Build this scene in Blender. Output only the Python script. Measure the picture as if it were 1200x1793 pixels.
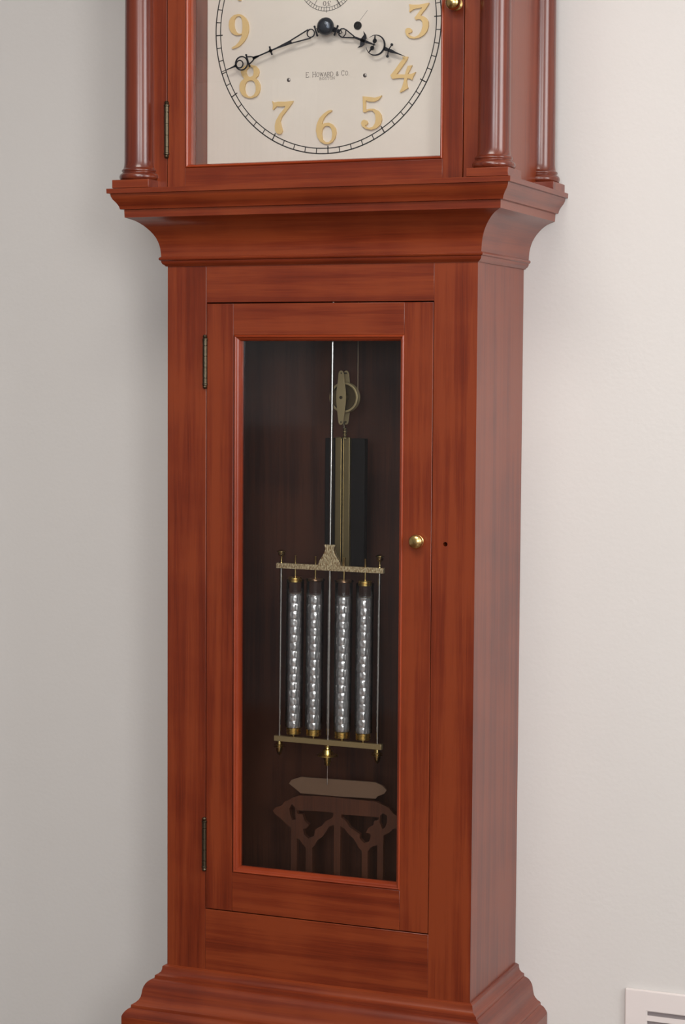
import bpy, math, random
from math import sin, cos, pi, radians
from mathutils import Vector, Matrix, Euler
from mathutils.geometry import tessellate_polygon

for o in list(bpy.data.objects):
    bpy.data.objects.remove(o)
rnd = random.Random(7)
SC = bpy.context.scene
COL = SC.collection

# ------------------------------------------------------------------ camera
YAW, PITCH, ROLL = 0.3862780, 0.0673369, 0.0064297
cy, sy, cp, sp, cr, sr = cos(YAW), sin(YAW), cos(PITCH), sin(PITCH), cos(ROLL), sin(ROLL)
Fw = Vector((-sy * cp, cy * cp, -sp)); Rt = Vector((cy, sy, 0)); Up = Rt.cross(Fw)
R2 = Rt * cr + Up * sr; U2 = -Rt * sr + Up * cr
cam_d = bpy.data.cameras.new('camera')
cam_d.sensor_fit = 'VERTICAL'; cam_d.sensor_height = 24.0
cam_d.lens = 3554.93 / 1793.0 * 24.0
cam_d.clip_start = 0.05; cam_d.clip_end = 50
cam = bpy.data.objects.new('camera', cam_d); COL.objects.link(cam)
m = Matrix((R2, U2, -Fw)).transposed().to_4x4()
m.translation = Vector((1.084298, -2.571176, 1.347540))
cam.matrix_world = m
SC.camera = cam

# ------------------------------------------------------------------ exposure, world
SC.view_settings.view_transform = 'Standard'
SC.view_settings.look = 'None'
SC.view_settings.gamma = 1.0
SC.view_settings.use_curve_mapping = False
SC.view_settings.exposure = -0.05
w = bpy.data.worlds.new('daylight'); SC.world = w; w.use_nodes = True
bg = w.node_tree.nodes['Background']; bg.inputs[0].default_value = (.62, .75, 1, 1); bg.inputs[1].default_value = 1.0
SC.cycles.max_bounces = 10
SC.cycles.transparent_max_bounces = 16

# ------------------------------------------------------------------ window lights (daylight through the room's windows) and an added overhead fill
RX0, RX1, RY0, RY1, RZ = -2.7, 2.5, -4.9, 0.2077, 2.62      # the room
def area(name, loc, direction, sx, sz, energy, color):
    d = bpy.data.lights.new(name, 'AREA'); d.shape = 'RECTANGLE'; d.size = sx; d.size_y = sz
    d.energy = energy; d.color = color
    o = bpy.data.objects.new(name, d); COL.objects.link(o); o.location = loc
    o.rotation_euler = Vector(direction).to_track_quat('-Z', 'Y').to_euler()
    return o
area('window_light', (RX1 - .03, -1.05, 1.89), (-1, 0, 0), 1.0, 1.25, 34, (1.0, .985, .965))
area('window_light', (RX1 - .03, -3.55, 1.89), (-1, 0, 0), 1.0, 1.25, 58, (1.0, .985, .965))
area('window_light', (1.45, RY0 + .03, 1.89), (0, 1, 0), 1.1, 1.25, 54, (.92, .965, 1.0))
o = area('ceiling_fill', (.22, -1.5, 2.60), (0, 0, -1), .9, .9, 29, (1.0, .95, .88))  # added fill from above without a fixture, steepens the falloff down the case

NUMERALS =  {'9':[[(-0.1335,1.848),(-0.1282,1.8465),(-0.1229,1.8422),(-0.1194,1.8365),(-0.1178,1.8293),(-0.1184,1.8223),(-0.1211,1.8154),(-0.1254,1.8093),(-0.1316,1.8041),(-0.1368,1.8017),(-0.1426,1.8004),(-0.1443,1.8017),(-0.143,1.8028),(-0.1377,1.8053),(-0.1329,1.8097),(-0.1294,1.8151),(-0.1281,1.8197),(-0.1316,1.819),(-0.136,1.8187),(-0.1404,1.82),(-0.1449,1.8234),(-0.1475,1.8279),(-0.1486,1.8335),(-0.148,1.839),(-0.1454,1.8436),(-0.1405,1.847)],[(-0.133,1.8452),(-0.137,1.8442),(-0.1398,1.8409),(-0.1406,1.8346),(-0.14,1.8291),(-0.1374,1.8238),(-0.1338,1.8212),(-0.129,1.8207),(-0.1277,1.8244),(-0.1274,1.8323),(-0.1282,1.8394),(-0.1295,1.8434)]],'8':[[(-0.1139,1.7772),(-0.1069,1.7753),(-0.1029,1.7711),(-0.1018,1.7664),(-0.1033,1.7617),(-0.1072,1.7584),(-0.1033,1.7546),(-0.1005,1.749),(-0.1002,1.7435),(-0.1019,1.738),(-0.1058,1.7335),(-0.112,1.7312),(-0.1181,1.7315),(-0.1243,1.7335),(-0.1287,1.7377),(-0.1314,1.7433),(-0.1318,1.7497),(-0.1296,1.7551),(-0.1244,1.7588),(-0.1279,1.7629),(-0.1297,1.7678),(-0.1288,1.7724),(-0.1244,1.7762),(-0.1192,1.7775)],[(-0.1148,1.7745),(-0.1183,1.7735),(-0.1213,1.7705),(-0.1218,1.7666),(-0.12,1.7625),(-0.1156,1.7604),(-0.1112,1.7621),(-0.1099,1.766),(-0.1104,1.7707),(-0.1121,1.7736)],[(-0.116,1.7556),(-0.12,1.7547),(-0.123,1.7509),(-0.1241,1.7446),(-0.1225,1.7382),(-0.1186,1.7341),(-0.1137,1.7335),(-0.1094,1.736),(-0.1067,1.7406),(-0.1068,1.7477),(-0.109,1.7533),(-0.1121,1.7555)]],'7':[[(-0.0817,1.7259),(-0.0791,1.7237),(-0.0722,1.7247),(-0.0618,1.7242),(-0.0501,1.7248),(-0.0511,1.7222),(-0.06,1.7117),(-0.0669,1.7041),(-0.0694,1.6972),(-0.0677,1.6901),(-0.0659,1.6845),(-0.0676,1.6807),(-0.0702,1.6797),(-0.0746,1.6813),(-0.0772,1.6857),(-0.0776,1.692),(-0.0759,1.699),(-0.0704,1.7074),(-0.0626,1.7157),(-0.0618,1.7183),(-0.0669,1.7177),(-0.0747,1.7185),(-0.0773,1.7163),(-0.0799,1.7137),(-0.0811,1.7144),(-0.0805,1.7204)]],'6':[[(0.0079,1.7095),(0.0072,1.7076),(0.0025,1.7056),(-0.0026,1.7007),(-0.006,1.6946),(-0.0068,1.6908),(-0.0026,1.6925),(0.0034,1.693),(0.0093,1.6901),(0.0136,1.6845),(0.0145,1.6783),(0.0128,1.6714),(0.0086,1.6661),(0.0027,1.6635),(-0.0032,1.6642),(-0.0092,1.6676),(-0.0135,1.6739),(-0.0156,1.6826),(-0.0145,1.6911),(-0.0106,1.6995),(-0.0043,1.7054),(0.0024,1.7093),(0.0067,1.7101)],[(0.0021,1.6884),(-0.0025,1.6883),(-0.0059,1.6845),(-0.0071,1.6784),(-0.0058,1.6705),(-0.0015,1.6665),(0.0036,1.6663),(0.0078,1.67),(0.0089,1.677),(0.0077,1.684),(0.0051,1.6875)]],'5':[[(0.0532,1.7264),(0.062,1.7252),(0.0712,1.7237),(0.077,1.725),(0.0808,1.7263),(0.0803,1.7248),(0.0762,1.7204),(0.0704,1.7184),(0.0621,1.7188),(0.0579,1.7205),(0.0576,1.7143),(0.0577,1.7079),(0.063,1.7092),(0.0697,1.7089),(0.0763,1.7059),(0.0805,1.7003),(0.0814,1.6934),(0.079,1.6866),(0.0732,1.6822),(0.0657,1.6805),(0.0582,1.682),(0.0526,1.6861),(0.0511,1.69),(0.0523,1.6933),(0.0556,1.6947),(0.0593,1.6935),(0.061,1.6904),(0.0598,1.6878),(0.0573,1.6871),(0.0582,1.6851),(0.0632,1.6834),(0.0682,1.6847),(0.0715,1.6892),(0.0726,1.6953),(0.0714,1.7022),(0.068,1.7062),(0.0638,1.7067),(0.0597,1.7058),(0.0572,1.7044),(0.0547,1.7048),(0.0538,1.706),(0.0538,1.7145),(0.0534,1.7222)]],'4':[[(0.1102,1.7771),(0.1146,1.7766),(0.1186,1.7761),(0.1168,1.7717),(0.1108,1.7638),(0.1024,1.7536),(0.1087,1.753),(0.1145,1.7527),(0.1158,1.7575),(0.1185,1.764),(0.1245,1.7644),(0.121,1.7578),(0.1184,1.7531),(0.123,1.7529),(0.1263,1.7539),(0.1297,1.7553),(0.1263,1.7494),(0.1244,1.7449),(0.122,1.7466),(0.1176,1.7473),(0.1168,1.7433),(0.1177,1.7381),(0.119,1.7345),(0.1133,1.7312),(0.1079,1.7289),(0.107,1.7297),(0.1105,1.7364),(0.113,1.7445),(0.1134,1.748),(0.1066,1.7483),(0.0962,1.7476),(0.0934,1.7525),(0.0999,1.7598),(0.1064,1.7681),(0.1116,1.774)]],'3':[[(0.1194,1.8459),(0.1254,1.8448),(0.1341,1.8444),(0.1428,1.8454),(0.148,1.846),(0.1471,1.8436),(0.1429,1.8379),(0.1375,1.8321),(0.1359,1.8297),(0.1397,1.829),(0.1441,1.8262),(0.1471,1.8215),(0.1474,1.8154),(0.1453,1.8085),(0.141,1.8037),(0.1345,1.8005),(0.1269,1.7995),(0.1204,1.8008),(0.116,1.8046),(0.1143,1.8093),(0.1148,1.8128),(0.117,1.8144),(0.1208,1.8142),(0.1235,1.8118),(0.1238,1.8092),(0.1219,1.8078),(0.1187,1.8072),(0.1198,1.8054),(0.1236,1.8032),(0.128,1.8019),(0.1334,1.8041),(0.1372,1.809),(0.1393,1.8159),(0.1387,1.8215),(0.1359,1.8247),(0.1327,1.8254),(0.1294,1.8244),(0.1286,1.8259),(0.1272,1.8272),(0.1315,1.832),(0.1358,1.8373),(0.1385,1.8403),(0.132,1.8397),(0.1255,1.8387),(0.1206,1.8354),(0.1196,1.8358),(0.1205,1.8402)]]}
FRET = [[(-0.0598,0.743),(-0.0366,0.7445),(-0.0082,0.7452),(0.027,0.7446),(0.0584,0.7443),(0.0688,0.7408),(0.0792,0.7368),(0.0845,0.7299),(0.0923,0.7257),(0.1001,0.7182),(0.0924,0.7097),(0.0847,0.707),(0.0795,0.7016),(0.0709,0.6967),(0.0702,0.6827),(0.0706,0.6351),(0.061,0.635),(0.0615,0.6819),(0.0572,0.6807),(0.0519,0.6777),(0.0468,0.6715),(0.0471,0.6327),(0.0383,0.6327),(0.038,0.6715),(0.0327,0.6759),(0.0292,0.6822),(0.0248,0.6884),(0.0168,0.6942),(0.0115,0.7003),(0.0048,0.7039),(0.0046,0.6301),(-0.0039,0.6301),(-0.0053,0.7054),(-0.0133,0.7014),(-0.0185,0.6926),(-0.0238,0.6855),(-0.0309,0.6807),(-0.0362,0.671),(-0.0388,0.6691),(-0.0387,0.6475),(-0.0324,0.6398),(-0.0306,0.6299),(-0.0538,0.6293),(-0.053,0.6394),(-0.0485,0.6465),(-0.0487,0.6682),(-0.0541,0.6727),(-0.0586,0.6789),(-0.0631,0.6802),(-0.0637,0.63),(-0.0736,0.6307),(-0.0721,0.686),(-0.0721,0.6952),(-0.0785,0.698),(-0.0884,0.7071),(-0.0975,0.7122),(-0.1011,0.7169),(-0.0975,0.7222),(-0.0867,0.7265),(-0.0831,0.7318),(-0.0724,0.7378)],[(-0.0714,0.7295),(-0.075,0.7225),(-0.074,0.7143),(-0.0704,0.7062),(-0.065,0.7075),(-0.066,0.715),(-0.066,0.725)],[(-0.0642,0.721),(-0.0624,0.7161),(-0.0543,0.716),(-0.0507,0.7063),(-0.0444,0.7019),(-0.0479,0.6966),(-0.0533,0.6944),(-0.0515,0.6863),(-0.0452,0.6819),(-0.0363,0.686),(-0.0345,0.6961),(-0.0239,0.7021),(-0.0186,0.7092),(-0.008,0.7151),(-0.0063,0.7186),(-0.0063,0.7227),(-0.0365,0.7226)],[(0.0061,0.7213),(0.0061,0.7164),(0.0132,0.7121),(0.0194,0.7035),(0.0343,0.6958),(0.0344,0.6892),(0.0414,0.6833),(0.0484,0.6856),(0.0518,0.6942),(0.0492,0.698),(0.0439,0.6984),(0.0482,0.7062),(0.0552,0.7101),(0.056,0.7159),(0.0621,0.7181),(0.0638,0.7223),(0.0516,0.7221)],[(0.0689,0.7285),(0.0655,0.7249),(0.0647,0.715),(0.0691,0.7056),(0.0734,0.7093),(0.076,0.7161),(0.0759,0.7259)]]
PLAQUE = [(-0.0743,0.76),(-0.0708,0.7653),(-0.0556,0.771),(0.0003,0.7719),(0.0588,0.7726),(0.0701,0.7687),(0.0762,0.7626),(0.0728,0.7575),(0.0616,0.7524),(0.0595,0.7493),(0.0005,0.7477),(-0.0563,0.7474),(-0.059,0.7496)]

# ------------------------------------------------------------------ materials
def nodes_of(name):
    m = bpy.data.materials.new(name); m.use_nodes = True
    nt = m.node_tree; b = nt.nodes['Principled BSDF']
    return m, nt, b
def simple(name, col, rough=.5, metal=0.0, spec=.5, bump=0, scale=300, coat=0):
    m, nt, b = nodes_of(name)
    b.inputs['Base Color'].default_value = (*col, 1); b.inputs['Roughness'].default_value = rough
    b.inputs['Metallic'].default_value = metal; b.inputs['Specular IOR Level'].default_value = spec
    b.inputs['Coat Weight'].default_value = coat
    tc = nt.nodes.new('ShaderNodeTexCoord'); n = nt.nodes.new('ShaderNodeTexNoise')
    n.inputs['Scale'].default_value = scale; n.inputs['Detail'].default_value = 3
    nt.links.new(tc.outputs['Object'], n.inputs['Vector'])
    mr = nt.nodes.new('ShaderNodeMapRange')
    mr.inputs['To Min'].default_value = max(0.02, rough - .06); mr.inputs['To Max'].default_value = min(1, rough + .06)
    nt.links.new(n.outputs['Fac'], mr.inputs['Value']); nt.links.new(mr.outputs['Result'], b.inputs['Roughness'])
    if bump:
        bp = nt.nodes.new('ShaderNodeBump'); bp.inputs['Strength'].default_value = bump; bp.inputs['Distance'].default_value = .001
        nt.links.new(n.outputs['Fac'], bp.inputs['Height']); nt.links.new(bp.outputs['Normal'], b.inputs['Normal'])
    return m
def wood(name, dark, mid, light, rough=.29, coat=.12, contrast=1.0):
    m, nt, b = nodes_of(name); L = nt.links.new; N = nt.nodes.new
    at = N('ShaderNodeAttribute'); at.attribute_name = 'grain'
    mp = N('ShaderNodeMapping'); mp.inputs['Scale'].default_value = (1.7, 62, 62)
    L(at.outputs['Vector'], mp.inputs['Vector'])
    n1 = N('ShaderNodeTexNoise'); n1.inputs['Scale'].default_value = 1.0; n1.inputs['Detail'].default_value = 6
    n1.inputs['Roughness'].default_value = .62; n1.inputs['Distortion'].default_value = .35
    L(mp.outputs['Vector'], n1.inputs['Vector'])
    mp2 = N('ShaderNodeMapping'); mp2.inputs['Scale'].default_value = (18, 900, 900)
    L(at.outputs['Vector'], mp2.inputs['Vector'])
    n2 = N('ShaderNodeTexNoise'); n2.inputs['Scale'].default_value = 1.0; n2.inputs['Detail'].default_value = 3
    L(mp2.outputs['Vector'], n2.inputs['Vector'])
    mp3 = N('ShaderNodeMapping'); mp3.inputs['Scale'].default_value = (9, 5, 5)
    L(at.outputs['Vector'], mp3.inputs['Vector'])
    n3 = N('ShaderNodeTexNoise'); n3.inputs['Scale'].default_value = 1.0; n3.inputs['Detail'].default_value = 3
    L(mp3.outputs['Vector'], n3.inputs['Vector'])
    a = N('ShaderNodeMath'); a.operation = 'MULTIPLY_ADD'; a.inputs[1].default_value = .30
    L(n2.outputs['Fac'], a.inputs[0]); L(n1.outputs['Fac'], a.inputs[2])
    a2 = N('ShaderNodeMath'); a2.operation = 'MULTIPLY_ADD'; a2.inputs[1].default_value = .5
    L(n3.outputs['Fac'], a2.inputs[0]); L(a.outputs[0], a2.inputs[2])
    r = N('ShaderNodeValToRGB'); e = r.color_ramp.elements
    c = .81; h = .17 / contrast
    e[0].position = c - h; e[0].color = (*dark, 1); e[1].position = min(1, c + h); e[1].color = (*light, 1)
    x = r.color_ramp.elements.new(c); x.color = (*mid, 1)
    sc = N('ShaderNodeMath'); sc.operation = 'MULTIPLY'; sc.inputs[1].default_value = 1.0
    L(a2.outputs[0], sc.inputs[0]); L(sc.outputs[0], r.inputs['Fac']); L(r.outputs['Color'], b.inputs['Base Color'])
    b.inputs['Roughness'].default_value = rough; b.inputs['Coat Weight'].default_value = coat
    b.inputs['Coat Roughness'].default_value = .16; b.inputs['Specular IOR Level'].default_value = .5
    bp = N('ShaderNodeBump'); bp.inputs['Strength'].default_value = .06; bp.inputs['Distance'].default_value = .0005
    L(n2.outputs['Fac'], bp.inputs['Height']); L(bp.outputs['Normal'], b.inputs['Normal'])
    return m
WOOD = wood('mahogany', (.095, .0118, .0032), (.142, .0195, .0052), (.198, .034, .0090))
WOOD_COL = wood('turned_mahogany', (.065, .009, .004), (.095, .014, .006), (.135, .024, .009), rough=.26, coat=.28)
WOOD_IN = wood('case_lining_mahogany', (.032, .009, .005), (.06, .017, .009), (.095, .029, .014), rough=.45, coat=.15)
BRASS = simple('aged_brass', (.62, .43, .17), .24, 1.0, bump=.05, scale=400)
BRASS_BRIGHT = simple('polished_brass', (.90, .62, .20), .28, 1.0)
BRASS_DULL = simple('dull_brass', (.27, .205, .10), .45, .8, bump=.08, scale=260)
PLATE_BRASS = simple('plate_brass', (.44, .34, .18), .45, .6, bump=.08, scale=260)
BAR_BRASS = simple('bar_brass', (.52, .37, .18), .42, .6, bump=.05, scale=400)
BRASS_DARK = simple('antique_hinge_brass', (.085, .068, .045), .4, 1.0, bump=.2, scale=500)
NICKEL = simple('nickel_rod', (.78, .74, .70), .2, 1.0)
IRON = simple('black_japanned_iron', (.010, .008, .008), .6, spec=.2)
BLUED = simple('blued_steel', (.020, .021, .028), .3, .35)
INK = simple('black_dial_ink', (.016, .014, .014), .6)
GREYINK = simple('worn_grey_ink', (.17, .145, .13), .7)
GOLDNUM = simple('gilt_numeral_brass', (.74, .53, .25), .42, .3, bump=.1, scale=500)
TRIMWHITE = simple('vent_white_paint', (.74, .68, .66), .38)
DARKHOLE = simple('dark_hole', (.006, .005, .005), .8)
PLAQUE_M = simple('brown_plate', (.27, .155, .095), .5, .2, bump=.1, scale=300)
FRET_M = wood('fretwork_wood', (.06, .018, .009), (.10, .030, .014), (.14, .042, .018), rough=.5, coat=.1)
CEIL = simple('ceiling_paint', (.82, .80, .77), .8)

def engraved():
    m, nt, b = nodes_of('engraved_brass'); L = nt.links.new; N = nt.nodes.new
    b.inputs['Metallic'].default_value = .65; b.inputs['Roughness'].default_value = .38
    tc = N('ShaderNodeTexCoord'); mp = N('ShaderNodeMapping'); mp.inputs['Scale'].default_value = (620, 300, 260)
    mp.inputs['Rotation'].default_value = (0, .35, 0)
    n = N('ShaderNodeTexNoise'); n.inputs['Scale'].default_value = 1; n.inputs['Detail'].default_value = 2
    L(tc.outputs['Object'], mp.inputs['Vector']); L(mp.outputs['Vector'], n.inputs['Vector'])
    r = N('ShaderNodeValToRGB'); r.color_ramp.elements[0].position = .38; r.color_ramp.elements[1].position = .6
    r.color_ramp.elements[0].color = (.46, .27, .12, 1); r.color_ramp.elements[1].color = (.98, .80, .50, 1)
    L(n.outputs['Fac'], r.inputs['Fac']); L(r.outputs['Color'], b.inputs['Base Color'])
    bp = N('ShaderNodeBump'); bp.inputs['Strength'].default_value = .8; bp.inputs['Distance'].default_value = .0008
    L(n.outputs['Fac'], bp.inputs['Height']); L(bp.outputs['Normal'], b.inputs['Normal'])
    return m
ENGRAVED = engraved()

def dial_mat():
    m, nt, b = nodes_of('silvered_dial'); L = nt.links.new; N = nt.nodes.new
    b.inputs['Metallic'].default_value = .12; b.inputs['Roughness'].default_value = .45
    tc = N('ShaderNodeTexCoord'); n = N('ShaderNodeTexNoise'); n.inputs['Scale'].default_value = 9; n.inputs['Detail'].default_value = 5
    L(tc.outputs['Object'], n.inputs['Vector'])
    r = N('ShaderNodeValToRGB'); r.color_ramp.elements[0].color = (.66, .60, .53, 1); r.color_ramp.elements[1].color = (.77, .71, .64, 1)
    L(n.outputs['Fac'], r.inputs['Fac']); L(r.outputs['Color'], b.inputs['Base Color'])
    n2 = N('ShaderNodeTexNoise'); n2.inputs['Scale'].default_value = 1400
    L(tc.outputs['Object'], n2.inputs['Vector'])
    bp = N('ShaderNodeBump'); bp.inputs['Strength'].default_value = .06; bp.inputs['Distance'].default_value = .0004
    L(n2.outputs['Fac'], bp.inputs['Height']); L(bp.outputs['Normal'], b.inputs['Normal'])
    return m
DIAL = dial_mat()

def paint(name, c0, c1, rough=.7):
    m, nt, b = nodes_of(name); L = nt.links.new; N = nt.nodes.new
    tc = N('ShaderNodeTexCoord'); n = N('ShaderNodeTexNoise'); n.inputs['Scale'].default_value = 2.0; n.inputs['Detail'].default_value = 4
    L(tc.outputs['Object'], n.inputs['Vector'])
    r = N('ShaderNodeValToRGB'); r.color_ramp.elements[0].position = .3; r.color_ramp.elements[1].position = .7
    r.color_ramp.elements[0].color = (*c0, 1); r.color_ramp.elements[1].color = (*c1, 1)
    L(n.outputs['Fac'], r.inputs['Fac']); L(r.outputs['Color'], b.inputs['Base Color'])
    n2 = N('ShaderNodeTexNoise'); n2.inputs['Scale'].default_value = 160; n2.inputs['Detail'].default_value = 2
    L(tc.outputs['Object'], n2.inputs['Vector'])
    bp = N('ShaderNodeBump'); bp.inputs['Strength'].default_value = .12; bp.inputs['Distance'].default_value = .0015
    L(n2.outputs['Fac'], bp.inputs['Height']); L(bp.outputs['Normal'], b.inputs['Normal'])
    b.inputs['Roughness'].default_value = rough; b.inputs['Specular IOR Level'].default_value = .3
    return m
WALL = paint('wall_paint', (.635, .612, .590), (.655, .632, .610))
FARWALL = paint('room_wall_paint', (.60, .585, .57), (.62, .605, .59))
SHADEWALL = paint('shaded_wall_paint', (.30, .30, .31), (.34, .34, .345))  # wall tone darkened, the dimness of a deep room put into the colour

def glass(name, tint=(1, 1, 1), ior=1.5, rough=0.0, boost=1.0):
    m = bpy.data.materials.new(name); m.use_nodes = True; nt = m.node_tree
    for n in list(nt.nodes): nt.nodes.remove(n)
    out = nt.nodes.new('ShaderNodeOutputMaterial'); mix = nt.nodes.new('ShaderNodeMixShader')
    tr = nt.nodes.new('ShaderNodeBsdfTransparent'); gl = nt.nodes.new('ShaderNodeBsdfGlossy'); fr = nt.nodes.new('ShaderNodeFresnel')
    tr.inputs[0].default_value = (*tint, 1); gl.inputs['Roughness'].default_value = rough; fr.inputs[0].default_value = ior
    mm = nt.nodes.new('ShaderNodeMath'); mm.operation = 'MULTIPLY'; mm.inputs[1].default_value = boost; mm.use_clamp = True
    nt.links.new(fr.outputs[0], mm.inputs[0]); nt.links.new(mm.outputs[0], mix.inputs[0])
    nt.links.new(tr.outputs[0], mix.inputs[1]); nt.links.new(gl.outputs[0], mix.inputs[2]); nt.links.new(mix.outputs[0], out.inputs[0])
    return m
GLASS = glass('door_glass', (.97, .98, .98), 1.5, .05)
DIALGLASS = glass('dial_glass', (.99, .99, .99), 1.35, 0)
JARGLASS = glass('jar_glass', (.985, .985, .985), 1.5, .05)
MERCURY = simple('mercury', (.95, .92, .91), .21, .82)

# ------------------------------------------------------------------ mesh builder
class MB:
    def __init__(s): s.v = []; s.f = []; s.g = []; s.mi = []; s.off = None; s.new()
    def new(s): s.off = (rnd.uniform(0, 50), rnd.uniform(0, 50), rnd.uniform(0, 50))
    def vert(s, p, g): 
        s.v.append(tuple(p)); s.g.append((g[0] + s.off[0], g[1] + s.off[1], g[2] + s.off[2])); return len(s.v) - 1
    def face(s, ids, mi=0): s.f.append(tuple(ids)); s.mi.append(mi)
    def gm(s, p, ax): return {'x': (p[0], p[1], p[2]), 'y': (p[1], p[0], p[2]), 'z': (p[2], p[0], p[1])}[ax]
    def box(s, x0, x1, y0, y1, z0, z1, ax='z', mi=0):
        s.new(); i = [s.vert((x, y, z), s.gm((x, y, z), ax)) for x in (x0, x1) for y in (y0, y1) for z in (z0, z1)]
        for q in ((0, 1, 3, 2), (4, 6, 7, 5), (0, 4, 5, 1), (2, 3, 7, 6), (0, 2, 6, 4), (1, 5, 7, 3)): s.face([i[k] for k in q], mi)
    def prism(s, loops, y0, y1, ax='z', mi=0):
        """2-D loops in x,z (outer first, then holes) extruded from y0 (front) to y1"""
        s.new(); flat = [p for l in loops for p in l]
        a = [s.vert((p[0], y0, p[1]), s.gm((p[0], y0, p[1]), ax)) for p in flat]
        b = [s.vert((p[0], y1, p[1]), s.gm((p[0], y1, p[1]), ax)) for p in flat]
        for t in tessellate_polygon([[Vector((p[0], p[1], 0)) for p in l] for l in loops]):
            A, B, Cc = (Vector(flat[k]) for k in t)
            cr_ = (B - A).x * (Cc - A).y - (B - A).y * (Cc - A).x
            if abs(cr_) < 1e-14: continue
            if cr_ < 0: t = (t[0], t[2], t[1])
            s.face([a[t[0]], a[t[1]], a[t[2]]], mi); s.face([b[t[0]], b[t[2]], b[t[1]]], mi)
        k = 0
        for li, l in enumerate(loops):
            n = len(l); ar = sum(l[i][0] * l[(i + 1) % n][1] - l[(i + 1) % n][0] * l[i][1] for i in range(n))
            ccw = ar > 0
            if li: ccw = not ccw
            for i in range(n):
                p, q = k + i, k + (i + 1) % n
                s.face([a[p], b[p], b[q], a[q]] if ccw else [a[p], a[q], b[q], b[p]], mi)
            k += n
    def lathe(s, prof, c=(0, 0, 0), axis='z', seg=32, mi=0, wob=None, caps=False):
        """prof: (radius, height) rising along axis; axis z or y (y: height runs towards -y, the front)"""
        s.new(); rings = []
        for r, h in prof:
            ring = []
            for i in range(seg):
                t = 2 * pi * i / seg; rr = r if wob is None else r * wob(t, h)
                if axis == 'z': p = (c[0] + rr * cos(t), c[1] + rr * sin(t), c[2] + h)
                else: p = (c[0] + rr * cos(t), c[1] - h, c[2] + rr * sin(t))
                ring.append(s.vert(p, (h, r * t, 0)))
            rings.append(ring)
        for a, b in zip(rings, rings[1:]):
            for i in range(seg):
                j = (i + 1) % seg; s.face([a[i], a[j], b[j], b[i]], mi)
        if prof[0][0] < .0005 or caps: s.face(list(reversed(rings[0])), mi)
        if prof[-1][0] < .0005 or caps: s.face(rings[-1], mi)
    def tube(s, p0, p1, r, seg=12, mi=0):
        p0 = Vector(p0); p1 = Vector(p1); d = (p1 - p0).normalized(); u = d.orthogonal().normalized(); v = d.cross(u)
        s.new(); R = []
        for p, h in ((p0, 0), (p1, (p1 - p0).length)):
            R.append([s.vert(p + (u * cos(2 * pi * i / seg) + v * sin(2 * pi * i / seg)) * r, (h, r * 6.28 * i / seg, 0)) for i in range(seg)])
        for i in range(seg): s.face([R[0][i], R[0][(i + 1) % seg], R[1][(i + 1) % seg], R[1][i]], mi)
        s.face(list(reversed(R[0])), mi); s.face(R[1], mi)
    def case_sweep(s, prof, hw, yf, yb, mi=0):
        """moulding profile (projection, z) run round the left side, front and right side of a box"""
        pl = [0]
        for a, b in zip(prof, prof[1:]): pl.append(pl[-1] + math.hypot(b[0] - a[0], b[1] - a[1]))
        runs = [(lambda d: (-hw - d, yb), lambda d: (-hw - d, yf - d)), (lambda d: (-hw - d, yf - d), lambda d: (hw + d, yf - d)),
                (lambda d: (hw + d, yf - d), lambda d: (hw + d, yb))]
        for a, b in runs:
            s.new(); A = []; B = []
            for (d, z), l in zip(prof, pl):
                pa, pb = a(d), b(d); L = math.hypot(pa[0] - pb[0], pa[1] - pb[1])
                A.append(s.vert((*pa, z), (-L / 2, l, 0))); B.append(s.vert((*pb, z), (L / 2, l, 0)))
            for i in range(len(prof) - 1):
                q = [A[i], B[i], B[i + 1], A[i + 1]]
                if prof[0][1] > prof[-1][1]: q.reverse()
                s.face(q, mi)
        # close the back ends
    def frame_sweep(s, cx, cz, hx, hz, prof, mi=0):
        """profile (inset, y) run mitred round the inside of a rectangular opening"""
        pl = [0]
        for a, b in zip(prof, prof[1:]): pl.append(pl[-1] + math.hypot(b[0] - a[0], b[1] - a[1]))
        for k in range(4):
            s.new(); A = []; B = []
            for (t, y), l in zip(prof, pl):
                c = [(-hx + t, -hz + t), (hx - t, -hz + t), (hx - t, hz - t), (-hx + t, hz - t)]
                p, q = c[k], c[(k + 1) % 4]; L = math.hypot(p[0] - q[0], p[1] - q[1])
                A.append(s.vert((cx + p[0], y, cz + p[1]), (-L / 2, l, 0))); B.append(s.vert((cx + q[0], y, cz + q[1]), (L / 2, l, 0)))
            for i in range(len(prof) - 1): s.face([A[i], B[i], B[i + 1], A[i + 1]], mi)
    def build(s, name, mats, parent=None, sharp=35, bevel=0, loc=None):
        me = bpy.data.meshes.new(name); me.from_pydata(s.v, [], s.f); 
        mats = mats if isinstance(mats, (list, tuple)) else [mats]
        for m_ in mats: me.materials.append(m_)
        me.polygons.foreach_set('material_index', s.mi)
        me.polygons.foreach_set('use_smooth', [True] * len(s.f))
        a = me.attributes.new('grain', 'FLOAT_VECTOR', 'POINT'); a.data.foreach_set('vector', [c for g in s.g for c in g])
        me.update(); me.validate()
        me.set_sharp_from_angle(angle=radians(sharp))
        o = bpy.data.objects.new(name, me); COL.objects.link(o)
        if parent: o.parent = parent
        if loc: o.location = loc
        if bevel:
            b = o.modifiers.new('bevel', 'BEVEL'); b.width = bevel; b.segments = 2; b.limit_method = 'ANGLE'; b.angle_limit = radians(40); b.harden_normals = False
        return o

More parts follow.
